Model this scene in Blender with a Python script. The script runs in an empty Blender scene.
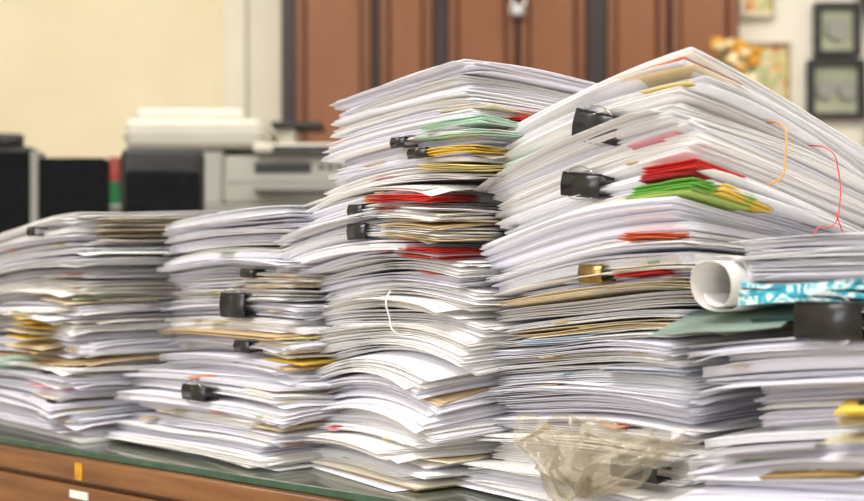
import bpy, math, random
import numpy as np
from mathutils import Vector, Matrix, noise
random.seed(7); rng=np.random.default_rng(11)
scene=bpy.context.scene
TZ=0.75
# ---------------------------------------------------------------- materials
def mat(name,color=(.8,.8,.8),rough=.5,metal=0,noise_scale=None,color2=None,stretch=(1,1,1),bump=0,attr=None,spec=.5,coat=0,detail=4):
    m=bpy.data.materials.new(name); m.use_nodes=True
    nt=m.node_tree; b=nt.nodes['Principled BSDF']
    b.inputs['Base Color'].default_value=(*color,1)
    b.inputs['Roughness'].default_value=rough
    b.inputs['Metallic'].default_value=metal
    b.inputs['Specular IOR Level'].default_value=spec
    b.inputs['Coat Weight'].default_value=coat
    if attr:
        a=nt.nodes.new('ShaderNodeAttribute'); a.attribute_name=attr
        nt.links.new(a.outputs['Color'],b.inputs['Base Color'])
    if noise_scale:
        tc=nt.nodes.new('ShaderNodeTexCoord'); mp=nt.nodes.new('ShaderNodeMapping'); mp.inputs['Scale'].default_value=stretch
        n=nt.nodes.new('ShaderNodeTexNoise'); n.inputs['Scale'].default_value=noise_scale; n.inputs['Detail'].default_value=detail
        nt.links.new(tc.outputs['Object'],mp.inputs['Vector']); nt.links.new(mp.outputs[0],n.inputs['Vector'])
        if color2:
            r=nt.nodes.new('ShaderNodeValToRGB'); r.color_ramp.elements[0].position=.35; r.color_ramp.elements[1].position=.65
            r.color_ramp.elements[0].color=(*color,1); r.color_ramp.elements[1].color=(*color2,1)
            nt.links.new(n.outputs['Fac'],r.inputs['Fac']); nt.links.new(r.outputs['Color'],b.inputs['Base Color'])
        if bump:
            bp=nt.nodes.new('ShaderNodeBump'); bp.inputs['Strength'].default_value=bump; bp.inputs['Distance'].default_value=.002
            nt.links.new(n.outputs['Fac'],bp.inputs['Height']); nt.links.new(bp.outputs[0],b.inputs['Normal'])
    return m
M_paper=mat('paper',rough=.8,attr='Col',spec=.2)
M_black=mat('clip_black_enamel',(.008,.008,.010),.30,noise_scale=60,color2=(.014,.014,.016),coat=.15)
M_gold=mat('clip_gold',(.40,.26,.08),.3,.8,noise_scale=60,color2=(.25,.16,.05))
M_steel=mat('steel_wire',(.6,.6,.62),.25,1,noise_scale=40,color2=(.5,.5,.52))
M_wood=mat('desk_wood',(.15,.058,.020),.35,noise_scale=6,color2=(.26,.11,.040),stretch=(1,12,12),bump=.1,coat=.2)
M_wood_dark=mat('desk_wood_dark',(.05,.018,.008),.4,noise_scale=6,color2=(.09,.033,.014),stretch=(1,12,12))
M_glass=mat('glass_top',(.10,.12,.09),.06,noise_scale=3,color2=(.13,.14,.11),spec=.8)
M_glassedge=mat('glass_edge',(.02,.07,.045),.1,noise_scale=30,color2=(.04,.11,.07),spec=.8)
M_wall=mat('wall_plaster_cream',(.76,.67,.48),.8,noise_scale=3,color2=(.80,.72,.53),bump=.1)
M_wallr=mat('wall_plaster_pale',(.78,.74,.64),.8,noise_scale=3,color2=(.82,.78,.69),bump=.1)
M_pillar=mat('pillar_paint',(.72,.68,.56),.7,noise_scale=3,color2=(.78,.74,.63))
M_floor=mat('floor_tile',(.35,.30,.25),.4,noise_scale=4,color2=(.42,.36,.3))
M_ceil=mat('ceiling_paint',(.85,.83,.78),.9,noise_scale=3,color2=(.88,.86,.8))
M_cab=mat('cabinet_wood',(.155,.048,.012),.5,noise_scale=3,color2=(.185,.060,.016),stretch=(6,6,1),detail=2)
M_cabp=mat('cabinet_panel_wood',(.205,.067,.017),.5,noise_scale=3,color2=(.235,.082,.022),stretch=(6,6,1),detail=2)
M_cabd=mat('cabinet_wood_dark',(.012,.006,.005),.5,noise_scale=4,color2=(.018,.009,.007),stretch=(10,10,1))
M_prn=mat('printer_plastic',(.60,.57,.48),.45,noise_scale=5,color2=(.64,.61,.52))
M_prng=mat('printer_grey',(.25,.25,.23),.45,noise_scale=5,color2=(.30,.30,.28))
M_prnl=mat('printer_light_grey',(.42,.41,.36),.45,noise_scale=5,color2=(.46,.45,.40))
M_dark=mat('black_plastic',(.012,.012,.014),.5,noise_scale=20,color2=(.02,.02,.022))
M_fabric=mat('black_fabric',(.007,.008,.009),.95,noise_scale=80,color2=(.013,.014,.017),bump=.3,spec=.1)
M_red=mat('red_plastic',(.4,.03,.02),.4,noise_scale=20,color2=(.3,.03,.02))
M_green=mat('green_plastic',(.02,.20,.07),.4,noise_scale=20,color2=(.02,.16,.06))
M_goldp=mat('golden_print',(.75,.42,.05),.5,noise_scale=14,color2=(.85,.72,.45),detail=1)
M_meter=mat('meter_panel',(.25,.28,.20),.4,noise_scale=6,color2=(.40,.42,.30))
M_white=mat('white_label',(.85,.84,.8),.6,noise_scale=20,color2=(.8,.8,.76))
M_yel=mat('yellow_sticker',(.75,.40,.02),.6,noise_scale=60,color2=(.5,.22,.02))
M_orange=mat('rubber_orange',(.8,.35,.08),.5,noise_scale=60,color2=(.7,.3,.06))
M_redband=mat('rubber_red',(.75,.07,.06),.5,noise_scale=60,color2=(.65,.05,.05))
M_teal=mat('grey_green_card',(.20,.28,.24),.6,noise_scale=30,color2=(.24,.33,.28))
M_roll=mat('roll_paper',(.78,.76,.73),.7,noise_scale=30,color2=(.74,.72,.69))
def ramp_mat(name,scale,dist,stops,detail=1,rough=.5):
    m=bpy.data.materials.new(name); m.use_nodes=True; nt=m.node_tree
    tc=nt.nodes.new('ShaderNodeTexCoord'); v=nt.nodes.new('ShaderNodeTexNoise'); v.inputs['Scale'].default_value=scale; v.inputs['Detail'].default_value=detail; v.inputs['Distortion'].default_value=dist
    r=nt.nodes.new('ShaderNodeValToRGB'); cr=r.color_ramp
    cr.elements[0].position=stops[0][0]; cr.elements[0].color=(*stops[0][1],1); cr.elements[1].position=stops[-1][0]; cr.elements[1].color=(*stops[-1][1],1)
    for ps,c in stops[1:-1]:
        e=cr.elements.new(ps); e.color=(*c,1)
    nt.links.new(tc.outputs['Object'],v.inputs['Vector']); nt.links.new(v.outputs['Fac'],r.inputs['Fac']); nt.links.new(r.outputs['Color'],nt.nodes['Principled BSDF'].inputs['Base Color'])
    nt.nodes['Principled BSDF'].inputs['Roughness'].default_value=rough
    return m
M_poster=ramp_mat('poster_print',16,0,[(.34,(.70,.70,.60)),(.42,(.85,.60,.12)),(.48,(.30,.45,.25)),(.54,(.80,.70,.45)),(.60,(.70,.36,.05)),(.68,(.45,.14,.16))])
M_turq=ramp_mat('turquoise_pattern',60,2.0,[(.38,(.02,.30,.42)),(.48,(.08,.50,.58)),(.53,(.72,.86,.87)),(.60,(.75,.88,.88)),(.64,(.10,.50,.58))],2,.4)
M_bag=bpy.data.materials.new('clear_plastic'); M_bag.use_nodes=True; nt=M_bag.node_tree; nt.nodes.clear()
o=nt.nodes.new('ShaderNodeOutputMaterial'); mx=nt.nodes.new('ShaderNodeMixShader'); tr=nt.nodes.new('ShaderNodeBsdfTransparent'); pr=nt.nodes.new('ShaderNodeBsdfPrincipled')
tr.inputs[0].default_value=(.90,.87,.80,1); pr.inputs['Base Color'].default_value=(.58,.54,.44,1); pr.inputs['Roughness'].default_value=.12; pr.inputs['Specular IOR Level'].default_value=1.0; pr.inputs['Coat Weight'].default_value=1; pr.inputs['Coat Roughness'].default_value=.05
lw=nt.nodes.new('ShaderNodeLayerWeight'); lw.inputs['Blend'].default_value=.4
mr=nt.nodes.new('ShaderNodeMapRange'); mr.inputs['To Min'].default_value=.18; mr.inputs['To Max'].default_value=.75
nt.links.new(lw.outputs['Facing'],mr.inputs['Value']); nt.links.new(mr.outputs[0],mx.inputs[0])
nt.links.new(tr.outputs[0],mx.inputs[1]); nt.links.new(pr.outputs[0],mx.inputs[2]); nt.links.new(mx.outputs[0],o.inputs[0])

# ---------------------------------------------------------------- helpers
def link(ob,parent=None):
    scene.collection.objects.link(ob)
    if parent: ob.parent=parent
    return ob
def empty(name,loc=(0,0,0),rz=0):
    e=bpy.data.objects.new(name,None); e.location=loc; e.rotation_euler=(0,0,rz); e.empty_display_size=.05
    return link(e)
def box(name,lo,hi,m,parent=None,bevel=0,seg=2):
    x0,y0,z0=lo;x1,y1,z1=hi
    c=((x0+x1)/2,(y0+y1)/2,(z0+z1)/2); s=((x1-x0)/2,(y1-y0)/2,(z1-z0)/2)
    vs=[(sx*s[0],sy*s[1],sz*s[2]) for sx in(-1,1) for sy in(-1,1) for sz in(-1,1)]
    fs=[(0,1,3,2),(4,6,7,5),(0,4,5,1),(2,3,7,6),(0,2,6,4),(1,5,7,3)]
    me=bpy.data.meshes.new(name); me.from_pydata(vs,[],fs); me.materials.append(m)
    ob=bpy.data.objects.new(name,me); ob.location=c; link(ob,parent)
    if bevel:
        b=ob.modifiers.new('b','BEVEL'); b.width=bevel; b.segments=seg
        for p in me.polygons: p.use_smooth=True
        ob.modifiers.new('wn','WEIGHTED_NORMAL')
    return ob
def cyl(name,loc,r,h,m,parent=None,rot=(0,0,0),r2=None,n=24):
    if r2 is None: r2=r
    vs=[(r*math.cos(2*math.pi*i/n),r*math.sin(2*math.pi*i/n),-h/2) for i in range(n)]+[(r2*math.cos(2*math.pi*i/n),r2*math.sin(2*math.pi*i/n),h/2) for i in range(n)]
    fs=[(i,(i+1)%n,n+(i+1)%n,n+i) for i in range(n)]+[tuple(range(n))[::-1],tuple(range(n,2*n))]
    me=bpy.data.meshes.new(name); me.from_pydata(vs,[],fs); me.materials.append(m)
    ob=bpy.data.objects.new(name,me); ob.location=loc; ob.rotation_euler=rot; link(ob,parent)
    for i,p in enumerate(me.polygons): p.use_smooth=i<n
    return ob
def curve(name,pts,rad,m,parent=None,cyclic=False,smooth=True):
    cu=bpy.data.curves.new(name,'CURVE'); cu.dimensions='3D'; cu.bevel_depth=rad; cu.bevel_resolution=2
    if smooth:
        sp=cu.splines.new('BEZIER'); sp.bezier_points.add(len(pts)-1)
        for b,p in zip(sp.bezier_points,pts):
            b.co=p; b.handle_left_type=b.handle_right_type='AUTO'
    else:
        sp=cu.splines.new('POLY'); sp.points.add(len(pts)-1)
        for b,p in zip(sp.points,pts): b.co=(*p,1)
    sp.use_cyclic_u=cyclic
    cu.materials.append(m)
    return link(bpy.data.objects.new(name,cu),parent)

# ---------------------------------------------------------------- paper stacks
N=11
S,T=np.meshgrid(np.linspace(-1,1,N),np.linspace(-1,1,N),indexing='ij')
EDGE=np.maximum(np.abs(S),np.abs(T))**3
def sheet_faces():
    f=[]
    K=N*N
    for i in range(N-1):
        for j in range(N-1):
            a=i*N+j; b=(i+1)*N+j; c=b+1; d=a+1
            f.append((a,b,c,d)); f.append((K+a,K+d,K+c,K+b))
    ring=[(i,0) for i in range(N)]+[(N-1,j) for j in range(1,N)]+[(i,N-1) for i in range(N-2,-1,-1)]+[(0,j) for j in range(N-2,0,-1)]
    for k in range(len(ring)):
        a=ring[k]; b=ring[(k+1)%len(ring)]
        ai=a[0]*N+a[1]; bi=b[0]*N+b[1]
        f.append((bi,ai,K+ai,K+bi))
    return np.array(f)
SF=sheet_faces()
WHITE=[(.86,.85,.89),(.81,.80,.87),(.88,.87,.87),(.83,.82,.89),(.75,.74,.81),(.89,.89,.91),(.88,.86,.83),(.85,.83,.81)]
SPR=[(.80,.58,.16),(.62,.10,.08),(.76,.40,.46),(.74,.60,.38),(.82,.70,.34),(.62,.46,.26),(.50,.62,.72),(.80,.60,.20),(.74,.60,.38),(.72,.30,.16),(.40,.56,.34)]
class Stack:
    def __init__(s,c,a,w,d,keys):
        s.c=np.array(c); a=math.radians(a); s.a=a; s.R=np.array([math.cos(a),math.sin(a)]); s.L=np.array([-math.sin(a),math.cos(a)])
        s.w=w; s.d=d; s.keys=keys; s.V=[]; s.F=[]; s.C=[]; s.n=0
        s.curl=np.zeros(6); s.log=[]; s.segs=[]
    def shape(s,z):
        ks=np.array(s.keys); return [np.interp(z,ks[:,0],ks[:,i]) for i in range(1,5)]
    def surf(s,p,q,z,curl=None):
        tu,tv,qu,qv=s.shape(z)
        U=np.clip(p/(s.w/2),-1.3,1.3); V=np.clip(q/(s.d/2),-1.3,1.3)
        h=z+tu*U+tv*V-qu*U*U-qv*V*V
        if curl is not None:
            k=min(1,z/.03)
            h=h+k*(curl[0]*U*U+curl[1]*V*V+curl[2]*np.clip(-U,0,1.3)**2*np.clip(-V,0,1.3)**2+curl[3]*np.sin(2.6*U+curl[4])*.6+curl[5]*np.sin(3.1*V+curl[4]*2)*.6)
        return h
    def zfor(s,p,q,h):
        lo,hi=0,.6
        for _ in range(30):
            m=(lo+hi)/2
            if s.surf(p,q,m)<h: lo=m
            else: hi=m
        return lo
    def world(s,p,q,h):
        xy=s.c+p*s.R+q*s.L
        return (xy[0],xy[1],TZ+h)
    def sheet(s,z,pc,qc,w,d,rot,th,col,curl=None,droop=0,wave=0):
        p=pc+S*w/2*math.cos(rot)-T*d/2*math.sin(rot)
        q=qc+S*w/2*math.sin(rot)+T*d/2*math.cos(rot)
        h=s.surf(p,q,z,curl)
        if droop: h=h-droop*(np.clip(np.abs(S)-.72,0,1)**2*12+np.clip(np.abs(T)-.72,0,1)**2*12)
        if wave:
            f1,f2,p1,p2=rng.uniform(2,6),rng.uniform(2,6),rng.uniform(0,6.3),rng.uniform(0,6.3)
            h=h+wave*EDGE*(np.sin(f1*S+p1)+np.sin(f2*T+p2))
        h=np.maximum(h,.0006)
        x=s.c[0]+p*s.R[0]+q*s.L[0]; y=s.c[1]+p*s.R[1]+q*s.L[1]
        bot=np.stack([x,y,TZ+h],-1).reshape(-1,3); top=bot+np.array([0,0,th])
        s.V.append(top);s.V.append(bot); s.F.append(SF+s.n); s.n+=2*N*N
        s.C.append(np.tile(np.array([*col,1.]),(2*N*N,1)))
    def seg(s,z0,z1,dp=0,dq=0,w=None,d=None,rot=0,jit=.004,curl=.0012,colors=None,cp=.0,loose=1.0):
        w=w or s.w; d=d or s.d
        s.segs.append((z0,z1,dp-w/2,dq-d/2,d,w))
        z=z0
        while z<z1:
            ns=int(rng.integers(2,11)); booklet=rng.random()<.10
            j=jit*1.35
            jp,jq=np.clip(rng.normal(0,j,2),-2*j,2*j); r=rot+np.clip(rng.normal(0,.020),-.045,.045)
            if rng.random()<.15*loose: r+=rng.normal(0,.055)
            dw=w-abs(rng.normal(0,.005)); dd=d-abs(rng.normal(0,.005))
            if rng.random()<.30: 
                k=rng.uniform(.3,1); dd-=.02*k; dw-=.016*k
            s.curl=np.clip(s.curl*.68+rng.normal(0,curl*1.2,6),-.0035,.0035)
            cl=s.curl.copy(); cl[4]=rng.uniform(-1,1)*.3+z*12
            s.log.append((z,cl))
            base=WHITE[rng.integers(len(WHITE))]
            if colors and rng.random()<cp: base=colors[rng.integers(len(colors))]; ns=min(ns,4)
            g=rng.uniform(.92,1.04)
            for i in range(ns):
                th=rng.uniform(.00035,.0007) if not booklet else .0008
                gap=rng.uniform(.00010,.0006) if not booklet else .00008
                if rng.random()<.08: gap+=.0012
                c=np.array(base)*g*rng.uniform(.92,1.05)
                sj=.0017 if not booklet else .0003
                jj=rng.normal(0,sj,2); dr=0; rr=r+rng.normal(0,.0045 if not booklet else .0006)
                if not booklet and rng.random()<.12*loose:
                    jj=rng.normal(0,.007,2); dr=rng.uniform(.0,.0045); rr+=rng.normal(0,.028)
                s.sheet(z,dp+jp+jj[0],dq+jq+jj[1],dw,dd,rr,th,np.clip(c,0,.93),cl,dr*min(1,z/.03),wave=0 if booklet else abs(rng.normal(0,.0005)))
                z+=th+gap
                if z>=z1: break
            z+=rng.uniform(0.0002,.0017)
    def tab(s,h,p,q,w,d,col,n=3,rot=0,th=.0006,pitch=.0012,spread=.0015):
        z=s.zfor(p,q,h)
        cl=s.log[int(np.argmin([abs(l[0]-z) for l in s.log]))][1]
        for i in range(n):
            s.sheet(z+i*pitch,p+rng.normal(0,spread),q+rng.normal(0,spread),w,d,rot+rng.normal(0,.03),th,np.array(col)*rng.uniform(.88,1.05),cl,wave=.0003)
    def sprinkle(s,n,zmin=.02,zmax=1):
        for _ in range(n):
            sg=s.segs[rng.integers(len(s.segs))]
            z=rng.uniform(sg[0],sg[1])
            if z<zmin or z>zmax: continue
            cl=s.log[int(np.argmin([abs(l[0]-z) for l in s.log]))][1]
            col=np.array(SPR[rng.integers(len(SPR))]); wd=rng.uniform(.010,.030)
            if rng.random()<.7:
                q=sg[3]+rng.uniform(.03,.85)*sg[4]; s.sheet(z,sg[2]+.020+rng.normal(0,.002),q,.05,wd,rng.normal(0,.12),.0006,col,cl)
            else:
                p=sg[2]+rng.uniform(.05,.6)*sg[5]; s.sheet(z,p,sg[3]+.020+rng.normal(0,.002),wd,.05,rng.normal(0,.12),.0006,col,cl)
    def build(s,name):
        V=np.concatenate(s.V); F=np.concatenate(s.F); C=np.concatenate(s.C)
        me=bpy.data.meshes.new(name)
        me.vertices.add(len(V)); me.vertices.foreach_set('co',V.astype(np.float32).ravel())
        me.loops.add(len(F)*4); me.loops.foreach_set('vertex_index',F.ravel().astype(np.int32))
        me.polygons.add(len(F)); me.polygons.foreach_set('loop_start',np.arange(0,len(F)*4,4,dtype=np.int32))
        me.update(calc_edges=True); me.validate()
        at=me.color_attributes.new('Col','FLOAT_COLOR','POINT'); at.data.foreach_set('color',C.astype(np.float32).ravel())
        me.materials.append(M_paper)
        return link(bpy.data.objects.new(name,me))
TAN=[(.62,.46,.26),(.74,.62,.42),(.56,.42,.25),(.8,.74,.62)]
YEL=(.85,.60,.10); RED=(.70,.05,.04); GRN=(.18,.48,.08); LGRN=(.58,.80,.66); ORG=(.80,.16,.06); CREAM=(.85,.78,.62); BLU=(.45,.55,.66); PINK=(.8,.35,.42)

# stack D : large right stack
D=Stack((.2545,1.163),38,.30,.245,[(0,0,0,0,0),(.04,.0,-.003,.002,.002),(.09,.006,-.004,.003,.004),(.15,.002,-.008,.003,.006),(.2,-.014,-.014,.006,.006),(.25,-.026,-.020,.006,.006),(.34,-.043,-.026,.005,.005),(.5,-.05,-.03,.005,.005)])
D.seg(0,.032,dp=-.032,dq=.01,rot=-.05,jit=.009,colors=TAN,cp=.06,loose=1.5)
D.seg(.032,.060,dp=-.014,dq=.006,rot=.05,jit=.007,curl=.0016,loose=1.4)
D.seg(.060,.118,dp=.0,dq=.002,rot=.03,jit=.005,curl=.0018)
D.seg(.118,.16,dp=-.004,dq=.004,rot=-.02,jit=.004,curl=.0010)
D.seg(.16,.19,dp=.004,jit=.007,colors=TAN,cp=.22)
D.seg(.19,.262,dp=-.002,rot=.01,jit=.005)
D.seg(.262,.326,dp=-.002,dq=.0,rot=-.01,jit=.004)
D.seg(.326,.337,dp=.0,dq=.002,rot=-.03,jit=.003,curl=.0006,loose=.8)
pw,qd=-D.w/2,-D.d/2
D.tab(.283,pw+.028,qd+.022,.07,.055,RED,4,.05,pitch=.0015); D.tab(.279,pw+.026,qd+.028,.07,.05,(.5,.04,.05),2,.2)
D.tab(.270,pw+.028,qd+.024,.075,.07,GRN,4,-.05,pitch=.0015); D.tab(.266,pw+.028,qd+.03,.08,.07,(.4,.55,.15),2,0.05)
D.tab(.267,pw+.056,qd+.016,.085,.055,YEL,4,.2,pitch=.0015)
D.tab(.236,pw+.024,qd+.044,.08,.055,ORG,3,.3); D.tab(.232,pw+.026,qd+.030,.07,.05,TAN[0],2,.1)
D.tab(.204,pw+.028,qd+.06,.075,.05,RED,2,.1); D.tab(.212,pw+.026,qd+.05,.08,.06,TAN[1],2,.2); D.tab(.190,pw+.026,qd+.06,.08,.09,(.55,.51,.42),2,.05)
D.tab(.306,pw+.032,qd+.045,.08,.05,PINK,1,.1); D.tab(.31,pw+.03,qd+.205,.08,.04,LGRN,2,.1); D.tab(.262,pw+.030,qd+.10,.07,.05,TAN[3],2,.1)
D.tab(.370,pw+.035,qd+.045,.075,.08,(.6,.14,.08),1,.0); D.tab(.367,pw+.035,qd+.045,.08,.09,TAN[1],2,.05); D.tab(.362,pw+.036,qd+.03,.08,.05,(.8,.65,.25),1,.05); D.tab(.373,pw+.036,qd+.04,.08,.08,TAN[3],1,.05)
D.tab(.150,pw+.026,qd+.15,.08,.09,BLU,3,.1); D.tab(.125,pw+.028,qd+.05,.08,.09,(.5,.52,.60),3,.1)
D.sprinkle(34,.02,.27)
D.build('paper_stack')

# stack C
C=Stack((.044,1.304),40,.25,.235,[(0,0,0,0,0),(.05,0.002,0,.002,.008),(.10,.010,-.002,.004,.018),(.135,.010,-.002,.004,.022),(.165,.003,-.001,.004,.012),(.27,-.004,-.006,.004,.010),(.393,-.008,-.008,.002,.003),(.5,-.01,-.01,.002,.003)])
C.seg(0,.055,dp=-.014,dq=.012,rot=-.12,jit=.010,curl=.0018,colors=TAN,cp=.06,loose=1.6)
C.seg(.055,.138,dp=-.006,dq=.024,d=.265,rot=-.10,jit=.005,curl=.0011)
C.seg(.138,.225,dp=.004,dq=.004,d=.24,rot=.02,jit=.006,loose=1.2)
C.seg(.225,.262,dp=-.018,dq=.040,rot=.03,jit=.007,colors=TAN,cp=.1,loose=1.3)
C.seg(.262,.30,dp=-.012,dq=.038,rot=.0,jit=.007,loose=1.3)
C.seg(.30,.345,dp=.0,dq=-.010,w=.225,rot=-.03,jit=.006)
C.seg(.345,.401,dp=-.002,dq=-.016,w=.22,rot=.0,jit=.005,loose=1.3)
pw,qd=-C.w/2,-C.d/2
C.tab(.348,pw+.047,qd+.014,.1,.08,LGRN,4,.1,spread=.003); C.tab(.338,pw+.047,qd+.012,.1,.09,(.62,.82,.68),4,.0,spread=.004); C.tab(.356,pw+.085,qd+.002,.06,.06,RED,3,.2); C.tab(.342,pw+.05,qd+.010,.1,.08,(.85,.6,.6),1,.2); C.tab(.364,pw+.055,qd+.012,.1,.07,TAN[1],1,.2)
C.tab(.318,pw+.047,qd+.017,.1,.08,YEL,4,.05,pitch=.0014); C.tab(.309,pw+.047,qd+.015,.1,.08,(.8,.66,.25),4,0,pitch=.0014); C.tab(.327,pw+.047,qd+.04,.1,.08,(.85,.75,.35),1,0)
C.tab(.279,pw+.012,qd+.066,.09,.075,RED,5,.25,pitch=.0014); C.tab(.272,pw+.020,qd+.060,.09,.08,(.5,.1,.06),2,.1)
for k in range(9): C.tab(.244+.0034*k,pw+.020+.003*math.sin(k*3),qd+.046,.09,.08,(TAN[1],(.9,.88,.84),TAN[3],(.86,.84,.84),TAN[0])[k%5],2,.12*math.sin(k*2.1))
C.tab(.241,pw+.020,qd+.055,.08,.055,(.6,.55,.1),2,.1); C.tab(.228,pw+.024,qd+.045,.08,.055,RED,3,.1); C.tab(.223,pw+.026,qd+.05,.08,.055,(.5,.06,.04),2,.2)
C.tab(.090,pw+.03,qd+.035,.08,.035,TAN[0],2,.1); C.tab(.045,pw+.015,qd+.06,.08,.05,(.75,.7,.3),2,.1); C.tab(.028,pw+.02,qd+.03,.07,.05,TAN[1],1,.2)
C.sprinkle(30,.02,.34)
C.build('paper_stack')

# stack B
B=Stack((-.199,1.446),41.8,.22,.34,[(0,0,0,0,0),(.09,0,-.002,.002,.006),(.2,-.004,-.004,.003,.005),(.3,-.004,-.008,.004,.004),(.5,-.004,-.008,.004,.004)])
B.seg(0,.055,jit=.009,curl=.0016,loose=1.6)
B.seg(.055,.094,dp=.004,dq=.0,rot=.03,jit=.007,loose=1.4)
B.seg(.094,.145,dp=.035,dq=-.024,d=.26,rot=-.03,jit=.009,colors=TAN,cp=.06,loose=1.4)
B.seg(.145,.175,dp=.04,dq=-.016,d=.27,rot=.02,jit=.004)
B.seg(.175,.20,dp=.04,dq=-.02,d=.265,rot=-.02,jit=.004)
B.seg(.20,.280,dp=.042,dq=-.014,d=.275,rot=.02,jit=.006,loose=1.4)
pw,qd=-B.w/2,-B.d/2
B.tab(.197,pw+.087,qd+.062,.10,.10,CREAM,4,.1); B.tab(.19,pw+.087,qd+.062,.10,.09,TAN[1],3,0); B.tab(.203,pw+.087,qd+.055,.10,.09,TAN[3],2,0)
for k in range(6): B.tab(.108+.0062*k,pw+.084+.006*math.sin(k),qd+.038,.11,.06,[TAN[0],YEL,CREAM,TAN[1],TAN[3],(.85,.7,.3)][k],2,.2*math.sin(2*k))
for k in range(6): B.tab(.034+.009*k,pw+.066,qd+.030,.12,.055,[TAN[3],TAN[1],TAN[0],TAN[3],TAN[1],CREAM][k],2,.12*math.sin(2*k))
B.sprinkle(22)
B.build('paper_stack')

# stack A
A=Stack((-.450,1.676),40,.25,.34,[(0,0,0,0,0),(.1,0,-.002,.002,.004),(.2,-.002,-.006,.003,.006),(.29,.004,-.012,.004,.008),(.5,.004,-.01,.004,.008)])
A.seg(0,.07,dp=-.005,jit=.011,curl=.0016,colors=TAN,cp=.05,loose=1.8)
A.seg(.07,.13,dp=.004,rot=.03,jit=.010,colors=TAN,cp=.06,loose=1.6)
A.seg(.13,.165,rot=-.02,jit=.009,loose=1.6)
A.seg(.165,.225,dp=.004,dq=-.008,rot=.02,jit=.009,loose=1.6)
A.seg(.225,.284,dq=-.004,rot=-.01,jit=.009,loose=1.5)
pw,qd=-A.w/2,-A.d/2
for k in range(9): A.tab(.115+.006*k,pw+.016,qd+.085,.10,.075,[TAN[0],TAN[1],YEL,TAN[1],YEL,YEL,(.85,.7,.3),CREAM,TAN[3]][k],2,.25*math.sin(2*k),spread=.005)
for k in range(8): A.tab(.015+.012*k,pw+.034,qd+.05,.10,.08,[PINK,TAN[1],(.35,.5,.4),TAN[3],PINK,(.3,.3,.35),TAN[1],TAN[0]][k],1,.2*math.sin(2*k),spread=.005)
for k in range(7): A.tab(.15+.009*k,pw+.050,qd+.037,.12,.10,[TAN[3],CREAM,TAN[3],TAN[1],TAN[3],CREAM,TAN[3]][k],1,.2*math.sin(2*k),spread=.005)
for k in range(6): A.tab(.248+.006*k,pw+.093,qd+.03,.12,.10,[TAN[3],TAN[0],TAN[1],CREAM,TAN[0],TAN[3]][k],1,.2*math.sin(2*k))
A.tab(.10,pw+.02,qd+.16,.08,.08,LGRN,2,.2); A.tab(.085,pw+.015,qd+.19,.08,.08,(.3,.6,.5),1,.2)
A.sprinkle(30)
A.build('paper_stack')

# stack E : near right
E=Stack((.390,.969),46,.30,.22,[(0,0,0,0,0),(.04,0,-.004,.002,.002),(.09,.004,-.016,.003,.006),(.13,.002,-.012,.003,.003),(.2,0,-.002,.003,.003),(.3,0,0,.003,.002)])
E.seg(0,.05,dp=-.004,dq=.0,rot=-.04,jit=.009,curl=.0018,colors=TAN,cp=.05,loose=1.8)
E.seg(.05,.098,dp=-.004,dq=.004,rot=.05,jit=.008,curl=.0016,colors=TAN,cp=.03,loose=1.8)
E.seg(.098,.134,dp=.010,dq=-.026,d=.18,rot=.0,jit=.002,curl=.0005,loose=.3)
E.seg(.134,.162,dp=-.002,dq=.0,rot=.02,jit=.004,curl=.0008)
pw,qd=-E.w/2,-E.d/2
E.tab(.116,pw+.0,qd+.060,.09,.08,YEL,2,.35); E.tab(.108,pw+.01,qd+.06,.09,.07,(.72,.62,.36),3,.2,pitch=.002); E.tab(.094,pw+.01,qd+.07,.09,.07,(.8,.72,.5),2,.1)
E.tab(.06,pw+.015,qd+.12,.08,.07,(.40,.26,.10),2,.1); E.tab(.045,pw+.01,qd+.10,.09,.09,TAN[1],1,.2); E.tab(.075,pw+.012,qd+.16,.09,.08,(.5,.48,.52),2,.2)
E.sprinkle(14,.02,.16)
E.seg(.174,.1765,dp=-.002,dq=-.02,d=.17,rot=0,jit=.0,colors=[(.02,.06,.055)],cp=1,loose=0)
E.seg(.2030,.239,dp=.000,dq=-.016,d=.178,rot=.0,jit=.0032,curl=.0006,loose=1)
E.build('paper_stack')

def wavy_slab(name,st,h,w,d,pc,qc,th,m,amp,rot=0,plies=3,sp=0,sq=0,fan=0):
    vs=[];fs=[];n=25;kk=0
    for pl in range(plies):
        for side in (0,1):
            for i in range(n):
                for j in range(n):
                    s_=-1+2*i/(n-1); t_=-1+2*j/(n-1); rr=rot+fan*(pl-plies/2)
                    p=pc+s_*w/2*math.cos(rr)-t_*d/2*math.sin(rr)+pl*.002; q=qc+s_*w/2*math.sin(rr)+t_*d/2*math.cos(rr)+pl*.003
                    z=h+pl*(th+.0014)+amp*math.sin(4*t_+pl*.8)*abs(s_)+ .5*amp*math.sin(6*s_+2*t_+pl*.7)+sp*s_+sq*t_
                    z=float(z)+ (th if side else 0)
                    vs.append(st.world(p,q,z))
        o1=kk; o2=kk+n*n; kk+=2*n*n
        for i in range(n-1):
            for j in range(n-1):
                a=i*n+j;b=a+n;c=b+1;dd=a+1
                fs.append((o1+a,o1+dd,o1+c,o1+b)); fs.append((o2+a,o2+b,o2+c,o2+dd))
        for k in range(n-1):
            for (a,b) in ((k*n,(k+1)*n),((k+1)*n+n-1,k*n+n-1),(k+1,k),((n-1)*n+k,(n-1)*n+k+1)):
                fs.append((o1+a,o1+b,o2+b,o2+a))
    me=bpy.data.meshes.new(name); me.from_pydata(vs,[],fs); me.materials.append(m)
    return link(bpy.data.objects.new(name,me))
wavy_slab('patterned_folder',E,.1835,.29,.175,-.010,-.020,.0034,M_turq,.0020,0,4,fan=.02)
wavy_slab('grey_green_folder',E,.171,.085,.105,-.128,.090,.0012,M_teal,.0006,.15,1,sp=.008,sq=-.005)

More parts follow.
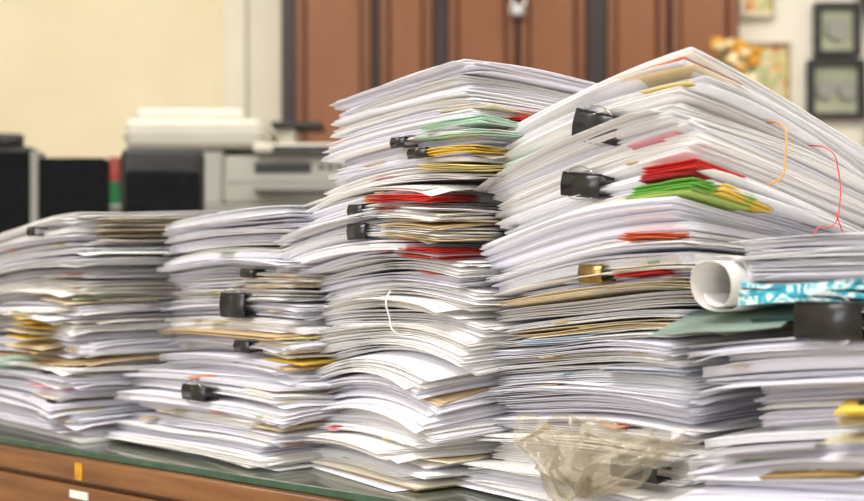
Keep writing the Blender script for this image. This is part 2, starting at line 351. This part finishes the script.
def roll(name,pos,dirv,r,length,m):
    n=90; vs=[];fs=[]; seg=6
    Rm=Vector(dirv).to_track_quat('Z','Y').to_matrix()
    for i in range(n+1):
        a=i/n*2*math.pi*1.75+1.2; f=i/n
        for k in range(seg+1):
            t=k/seg
            rr=r*(1.03-.22*f)*(1+.10*(1-t)*(1-f)); 
            x=rr*math.cos(a)*1.0; y=rr*math.sin(a)*(1.05)+.0010*math.sin(3*a)
            zz=length*t+(.012*math.sin(a*.5+.6)*(1-t))
            vs.append(tuple(Vector(pos)+Rm@Vector((x,y,zz))))
    w=seg+1
    for i in range(n):
        for k in range(seg): fs.append((i*w+k,(i+1)*w+k,(i+1)*w+k+1,i*w+k+1))
    me=bpy.data.meshes.new(name); me.from_pydata(vs,[],fs); me.materials.append(m)
    for p in me.polygons: p.use_smooth=True
    ob=link(bpy.data.objects.new(name,me)); so=ob.modifiers.new('s','SOLIDIFY'); so.thickness=.0006
    return ob
x,y,z=E.world(-.154,.089,.1985)
roll('rolled_paper',(x,y,z),(E.R[0],E.R[1],.0),.0200,.24,M_roll)

# ---------------------------------------------------------------- binder clips
def clip(st,face,along,h,width,height,m=M_black,out=.007,depth=.016,tilt=0,handle=True):
    if face=='L': p,q=-st.w/2-out,along; outd=-st.R; ax=st.L
    else: p,q=along,-st.d/2-out; outd=-st.L; ax=-st.R
    loc=st.world(p,q,h)
    root=empty('binder_clip',loc)
    mw=Matrix(((ax[0],outd[0],0),(ax[1],outd[1],0),(0,0,1))).to_4x4()
    mw=mw@Matrix.Rotation(tilt,4,'Y')
    root.rotation_euler=mw.to_euler()
    H=height/2
    prof=[(-depth,H*.70),(-depth*.5,H*.88),(-.0015,H),(.0005,H*.8),(.0016,0),(.0005,-H*.8),(-.0015,-H),(-depth*.5,-H*.88),(-depth,-H*.70)]
    vs=[];fs=[]; n=len(prof)
    for xx in (-width/2,width/2):
        for (yy,zz) in prof: vs.append((xx,yy,zz))
    for i in range(n-1): fs.append((i,i+1,n+i+1,n+i))
    me=bpy.data.meshes.new('clip_body'); me.from_pydata(vs,[],fs); me.materials.append(m)
    for p_ in me.polygons: p_.use_smooth=True
    ob=link(bpy.data.objects.new('clip_body',me),root); so=ob.modifiers.new('s','SOLIDIFY'); so.thickness=.0009; so.offset=0
    for sgn in (1,-1):
        curve('clip_rolled_edge',[(-width/2,-depth,sgn*H*.72),(width/2,-depth,sgn*H*.72)],.0012,m,root,smooth=False)
        curve('clip_hinge',[(-width*.5,-.0005,sgn*H*.97),(width*.5,-.0005,sgn*H*.97)],.0012,m,root,smooth=False)
    if handle:
        w1=width*.22; e=H
        curve('clip_handle',[(-w1*1.5,.0008,e),(-w1*1.3,.0018,e+.0025),(-w1*.5,.0022,e+.0055),(w1*.5,.0022,e+.0055),(w1*1.3,.0018,e+.0025),(w1*1.5,.0008,e)],.0005,M_steel,root)
        curve('clip_handle',[(-w1*1.5,-.001,-e),(-w1*1.1,.001,-e-.002),(0,.0015,-e-.0030),(w1*1.1,.001,-e-.002),(w1*1.5,-.001,-e)],.0005,M_steel,root)
    return root
clip(D,'L',-.020,.336,.054,.024,tilt=-.25,out=.007)
clip(D,'L',-.002,.286,.048,.020,tilt=-.12,out=.007)
clip(D,'L',-.015,.207,.028,.015,M_gold,out=.008,handle=False)
clip(C,'L',-.035,.338,.022,.009,out=.006,handle=False); clip(C,'L',-.065,.325,.028,.008,out=.006,handle=False)
clip(C,'L',.012,.271,.024,.012,out=.024,handle=False); clip(C,'L',.007,.250,.030,.015,out=.026,handle=False)
clip(B,'L',-.050,.172,.050,.027,out=-.030); clip(B,'L',-.085,.127,.030,.012,out=-.020,handle=False); clip(B,'L',-.03,.074,.050,.016,out=.008)
clip(B,'L',-.08,.208,.025,.008,out=-.030,handle=False)
clip(A,'L',-.06,.262,.026,.011,out=.010,handle=False); clip(A,'L',-.10,.088,.020,.010,out=.012,handle=False); clip(A,'L',-.05,.045,.02,.010,out=.014,handle=False); clip(A,'L',-.13,.046,.02,.010,out=.014,handle=False)
clip(E,'L',-.008,.174,.050,.026,out=.020,depth=.026)
clip(E,'L',-.045,.112,.035,.014,out=.014)
clip(D,'L',-.088,.045,.05,.012,out=.032,handle=False)

def band(name,st,pts,rad,m):
    curve(name,[st.world(p,-st.d/2-o,h) for p,o,h in pts],rad,m)
band('rubber_band',D,[(-.035,-.03,.340),(-.037,.006,.334),(-.039,.010,.320),(-.042,.011,.305),(-.046,.010,.290),(-.048,-.03,.285)],.0009,M_orange)
band('rubber_band',D,[(.025,-.02,.325),(.031,.008,.317),(.037,.011,.30),(.039,.011,.268),(.033,.010,.252),(.005,.010,.246),(.001,.010,.238),(.025,.010,.236)],.0006,M_redband)
band('rubber_band',D,[(.033,.011,.262),(.039,.012,.25),(.048,.011,.238),(.058,.010,.228),(.048,.0,.218)],.0006,M_redband)
curve('white_string',[C.world(-C.w/2-.004,-.02,.190),C.world(-C.w/2-.011,-.022,.180),C.world(-C.w/2-.010,-.026,.165),C.world(-C.w/2-.010,-.034,.150),C.world(-C.w/2+.01,-.038,.147)],.0009,M_white)

def film(off,seed):
    nx,nz=110,70; vs=[];fs=[]
    for j in range(nz+1):
        t=j/nz
        wid=.074*(1-t)**.5*(.92+.08*math.sin(9*t))+.012
        cx=-.020*t+.006*math.sin(4*t+seed)
        for i in range(nx+1):
            s_=-1+2*i/nx
            P=Vector((s_*2.2,t*2.0,seed))
            fold=noise.noise(P*1.0)*.022+ (0.5-abs(noise.noise(P*1.5+Vector((3,0,1)))))*.026+ (0.5-abs(noise.noise(Vector((s_*5+t*2,t*2-s_,seed+4)))))*.007
            bulge=.018*math.sqrt(max(0,1-s_*s_))*(math.sin(math.pi*min(1,t*1.1+.08)))
            x=cx+s_*wid+noise.noise(P*1.5+Vector((9,9,0)))*.014
            y=-(bulge+fold)*off-.004
            z=-t*.060*(1-.25*abs(s_)**1.5)+noise.noise(P*1.4+Vector((0,7,3)))*.016+.008*(1-abs(s_))*(1-t)
            vs.append((x,y,z))
    w=nx+1
    for j in range(nz):
        for i in range(nx): fs.append((j*w+i,j*w+i+1,(j+1)*w+i+1,(j+1)*w+i))
    return vs,fs
v1,f1=film(1.0,1.0); v2,f2=film(.55,5.3)
vs=v1+v2; n1=len(v1); fs=f1+[tuple(a+n1 for a in f) for f in f2]
me=bpy.data.meshes.new('plastic_bag'); me.from_pydata(vs,[],fs); me.materials.append(M_bag)
for p in me.polygons: p.use_smooth=True
bag=link(bpy.data.objects.new('plastic_bag',me)); x,y,z=D.world(-D.w/2-.042,-.070,.076); bag.location=(x,y,z); bag.rotation_euler=(-.1,.0,math.radians(-38))

# ---------------------------------------------------------------- desk
ex,ey=.773,-.635; ang=math.atan2(ey,ex)
desk=empty('office_desk',(-.029,1.10,0),ang)
box('glass_sheet',(-1.6,0,TZ-.008),(.75,.72,TZ),M_glass,desk,.0015)
box('glass_edge_strip',(-1.6,-.0008,TZ-.0075),(.75,.004,TZ-.0008),M_glassedge,desk)
box('desk_top',(-1.61,-.012,TZ-.036),(.76,.73,TZ-.0085),M_wood,desk,.004)
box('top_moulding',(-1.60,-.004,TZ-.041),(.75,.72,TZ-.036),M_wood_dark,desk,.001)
box('front_apron',(-1.60,-.008,TZ-.20),(.75,.02,TZ-.041),M_wood,desk,.003)
box('left_side_panel',(-1.60,.02,0),(-1.56,.71,TZ-.041),M_wood,desk,.003)
box('right_side_panel',(.71,.02,0),(.75,.71,TZ-.041),M_wood,desk,.003)
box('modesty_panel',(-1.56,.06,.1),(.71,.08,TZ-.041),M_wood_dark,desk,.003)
box('yellow_sticker',(-.492,-.0132,TZ-.033),(-.478,-.0115,TZ-.013),M_yel,desk)
box('white_label',(-.508,-.0095,TZ-.056),(-.472,-.0078,TZ-.047),M_white,desk)

# ---------------------------------------------------------------- room
box('floor',(-3,-2.2,-.1),(3.2,4.7,0),M_floor)
box('ceiling',(-3,-2.2,2.9),(3.2,4.7,3.0),M_ceil)
box('wall_back',(-3,4.6,0),(3.2,4.7,2.9),M_wall)
box('wall_left',(-3.1,-2.2,0),(-3,4.7,2.9),M_wall)
box('wall_right',(3.2,-2.2,0),(3.3,4.7,2.9),M_wallr)
box('wall_front',(-3,-2.3,0),(3.2,-2.2,2.9),M_wallr)
box('baseboard_back',(-3,4.58,0),(-.78,4.6,.1),M_cabd)
box('trim_1',(-.78,4.48,0),(-.56,4.6,2.9),M_pillar,None,.01)
box('trim_2',(-.72,4.46,0),(-.69,4.48,2.9),M_pillar,None,.004)
box('trim_3',(1.14,4.56,0),(2.2,4.6,2.9),M_wallr)

cab=empty('wooden_wardrobe',(0,4.3,0))
X0,X1=-.51,1.10
box('carcass',(X0,0,0),(X1,.28,2.35),M_cab,cab)
cols=[(-.49,-.215),(-.19,.005),(.055,.30),(.31,.55),(.62,.84),(.85,1.09)]
for (a,b) in cols:
    box('door_frame_l',(a+.003,-.03,.08),(a+.034,0,2.27),M_cab,cab,.003)
    box('door_frame_r',(b-.034,-.03,.08),(b-.003,0,2.27),M_cab,cab,.003)
    for z0,z1 in ((.08,.16),(.93,1.0),(2.19,2.27)):
        box('door_rail',(a+.034,-.03,z0),(b-.034,0,z1),M_cab,cab,.003)
    for z0,z1 in ((.17,.92),(1.01,2.18)):
        box('door_panel',(a+.040,-.016,z0),(b-.040,0,z1),M_cabp,cab,.004)
for a,b in ((-.53,-.49),(.008,.052),(.553,.617),(-.212,-.196),(.303,.307),(.843,.847)):
    box('dark_stile',(a,-.034,0),(b,.01,2.33),M_cabd,cab)
box('cornice',(X0-.03,-.05,2.33),(X1+.02,.28,2.40),M_cabd,cab,.01)
for hx in (.285,.325):
    curve('handle',[(hx,-.03,1.86),(hx,-.06,1.87),(hx,-.06,1.95),(hx,-.03,1.96)],.006,M_steel,cab)
box('lock_plate',(.275,-.034,1.88),(.335,-.028,1.92),M_steel,cab,.003)

fc=empty('filing_cabinet',(-.42,3.2,0))
box('body',(-.42,-.25,0),(.40,.25,1.13),M_prng,fc,.008)
for k in range(4): 
    box('drawer',(-.40,-.262,.05+.27*k),(.38,-.25,.30+.27*k),M_prng,fc,.004)
    box('pull',(-.08,-.28,.17+.27*k),(.06,-.262,.19+.27*k),M_steel,fc,.003)
pr=empty('office_printer',(-.42,3.14,1.13))
box('main_body',(-.10,-.16,0),(.26,.18,.125),M_prnl,pr,.014,3)
box('base_left',(-.33,-.14,0),(-.10,.18,.14),M_prnl,pr,.01,3)
box('scanner_deck',(-.345,-.17,.14),(.0,.19,.215),M_prn,pr,.022,5)
box('deck_seam',(-.346,-.171,.168),(.001,.19,.171),M_prng,pr)
box('document_feeder',(-.33,-.12,.205),(-.05,.16,.248),M_prn,pr,.020,5)
box('feeder_hinge',(-.25,.10,.24),(-.12,.16,.256),M_prnl,pr,.005)
box('control_panel',(-.02,-.20,.125),(.28,.16,.150),M_prn,pr,.010,3)
box('output_slot',(.03,-.205,.126),(.19,-.198,.142),M_dark,pr)
box('display',(-.02,-.166,.08),(.12,-.158,.105),M_dark,pr,.002)
box('paper_tray',(-.02,-.205,.03),(.22,-.16,.045),M_prng,pr,.005)
box('front_seam',(-.09,-.162,.055),(.25,-.159,.058),M_prng,pr)
for k in range(4): box('button',(.14+.022*k,-.165,.088),(.152+.022*k,-.158,.098),M_dark,pr,.001)
box('rear_support',(.01,.02,.15),(.06,.14,.215),M_prn,pr,.01,3)
box('tray_flap',(.0,-.02,.212),(.13,.12,.226),M_dark,pr,.004)
rb=empty('ring_binder',(-.792,2.985,1.13))
box('lower_cover',(-.013,0,0),(.013,.16,.06),M_green,rb,.002); box('upper_cover',(-.013,0,.06),(.013,.16,.12),M_red,rb,.002)

pa=empty('office_partition',(-1.35,2.75,0))
box('panel_left',(-.65,0,.05),(.43,.05,1.235),M_fabric,pa,.005)
box('post',(.43,-.005,0),(.448,.055,1.24),M_prng,pa,.003)
box('panel_right',(.448,0,.05),(.60,.05,1.225),M_fabric,pa,.005)
box('cap_rail',(-.65,-.004,1.235),(.43,.054,1.25),M_dark,pa,.003)
box('foot',(-.2,-.2,0),(-.15,.25,.05),M_dark,pa,.005)
cy=cyl('tape_roll',(-.98,2.775,1.265),.035,.03,M_dark)
ch=empty('office_chair',(-.56,2.5,0),.2)
box('backrest',(-.085,-.03,.83),(.085,.02,1.22),M_dark,ch,.02,4)
box('backrest_pad',(-.075,-.05,.88),(.075,-.03,1.17),M_fabric,ch,.01,3)
box('back_post',(-.02,.02,.45),(.02,.05,.95),M_dark,ch,.005)
box('seat',(-.22,-.42,.43),(.22,.05,.50),M_fabric,ch,.03,4)
cyl('gas_column',(0,-.18,.27),.03,.34,M_steel,ch)
for k in range(5):
    a=k*2*math.pi/5
    curve('leg',[(0,-.18,.12),(.27*math.cos(a),-.18+.27*math.sin(a),.07)],.018,M_dark,ch,smooth=False)
    cyl('caster',(.27*math.cos(a),-.18+.27*math.sin(a),.028),.028,.03,M_dark,ch,rot=(math.pi/2,0,a))

def frame(name,x0,x1,z0,z1,y,mf,mi,t=.022):
    r=empty(name,(0,y,0))
    box('frame_l',(x0,-.04,z0),(x0+t,0,z1),mf,r,.003);box('frame_r',(x1-t,-.04,z0),(x1,0,z1),mf,r,.003)
    box('frame_b',(x0+t,-.04,z0),(x1-t,0,z0+t),mf,r,.003);box('frame_t',(x0+t,-.04,z1-t),(x1-t,0,z1),mf,r,.003)
    box('panel',(x0+t,-.012,z0+t),(x1-t,-.002,z1-t),mi,r); return r
YB=4.555
frame('framed_picture',1.165,1.36,1.50,1.84,YB,M_pillar,M_poster,.012)
frame('framed_picture',1.16,1.30,1.93,2.2,YB,M_pillar,M_poster,.014)
m1=frame('electric_meter_box',1.445,1.617,1.78,1.985,YB,M_dark,M_meter)
m2=frame('electric_meter_box',1.42,1.632,1.545,1.77,YB,M_dark,M_meter)
for px in (1.488,1.568):
    cyl('dial',(px,-.02,1.655),.035,.02,M_prng,m2,rot=(math.pi/2,0,0))
cyl('dial',(1.53,-.02,1.885),.04,.02,M_prng,m1,rot=(math.pi/2,0,0))
curve('power_cable',[(1.606,YB-.03,2.8),(1.587,YB-.03,2.1),(1.65,YB-.03,1.95),(1.655,YB-.03,1.5),(1.655,YB-.03,.6)],.014,M_dark)
box('door_1',(1.66,4.50,0),(2.3,4.555,2.1),M_cab,None,.01)
fl=empty('golden_flower_vase',(1.03,4.05,0))
box('stand_top',(-.15,-.12,1.35),(.15,.12,1.38),M_cab,fl,.005)
for a in(-.14,.12):
    for b in(-.11,.09): box('stand_leg',(a,b,0),(a+.02,b+.02,1.35),M_cab,fl)
cyl('vase',(0,0,1.46),.035,.16,M_goldp,fl,r2=.055)
for i in range(30):
    a=random.uniform(0,6.28); r_=random.uniform(.0,.08); zz=random.uniform(1.58,1.75)
    curve('stem',[(0,0,1.52),(r_*math.cos(a)*.6,r_*math.sin(a)*.6,(1.52+zz)/2),(r_*math.cos(a),r_*math.sin(a),zz)],.003,M_green,fl)
    cyl('bloom',(r_*math.cos(a),r_*math.sin(a),zz),.010,.03,M_yel if i%3 else M_goldp,fl,rot=(random.uniform(-.6,.6),random.uniform(-.6,.6),0),r2=.028,n=8)

# ---------------------------------------------------------------- lights
def area(name,loc,target,sx,sy,power,color):
    l=bpy.data.lights.new(name,'AREA'); l.shape='RECTANGLE'; l.size=sx; l.size_y=sy; l.energy=power; l.color=color
    o=bpy.data.objects.new(name,l); o.location=loc; o.rotation_euler=(Vector(target)-Vector(loc)).to_track_quat('-Z','Y').to_euler(); link(o)
area('ceiling_light',(-.9,-.1,2.85),(-.6,.6,0),1.6,1.0,80,(1,.985,.96))
area('ceiling_light',(1.1,.6,2.85),(.9,1.0,0),1.2,.8,36,(1,.98,.95))
area('ceiling_light',(-1.2,3.0,2.85),(-1.1,3.6,0),1.2,1.2,44,(1,.96,.89))
area('ceiling_light',(1.6,3.0,2.85),(1.6,3.5,0),1.2,1.2,44,(1,.96,.89))
area('window_light',(-1.3,-2.1,1.6),(0,1.4,.95),2.6,1.8,76,(.93,.94,1.0))
w=bpy.data.worlds.new('World'); scene.world=w; w.use_nodes=True
w.node_tree.nodes['Background'].inputs[0].default_value=(.8,.85,1,1); w.node_tree.nodes['Background'].inputs[1].default_value=.6

# ---------------------------------------------------------------- camera
cd=bpy.data.cameras.new('Camera'); cam=bpy.data.objects.new('Camera',cd); link(cam)
cam.location=(0,0,.956); cam.rotation_euler=(math.pi/2,0,0)
cd.lens=50; cd.sensor_width=36; cd.shift_y=24.5/864; cd.clip_start=.02
cd.dof.use_dof=True; cd.dof.focus_distance=1.13; cd.dof.aperture_fstop=4.5
scene.camera=cam
scene.view_settings.view_transform='Standard'; scene.view_settings.exposure=0.12
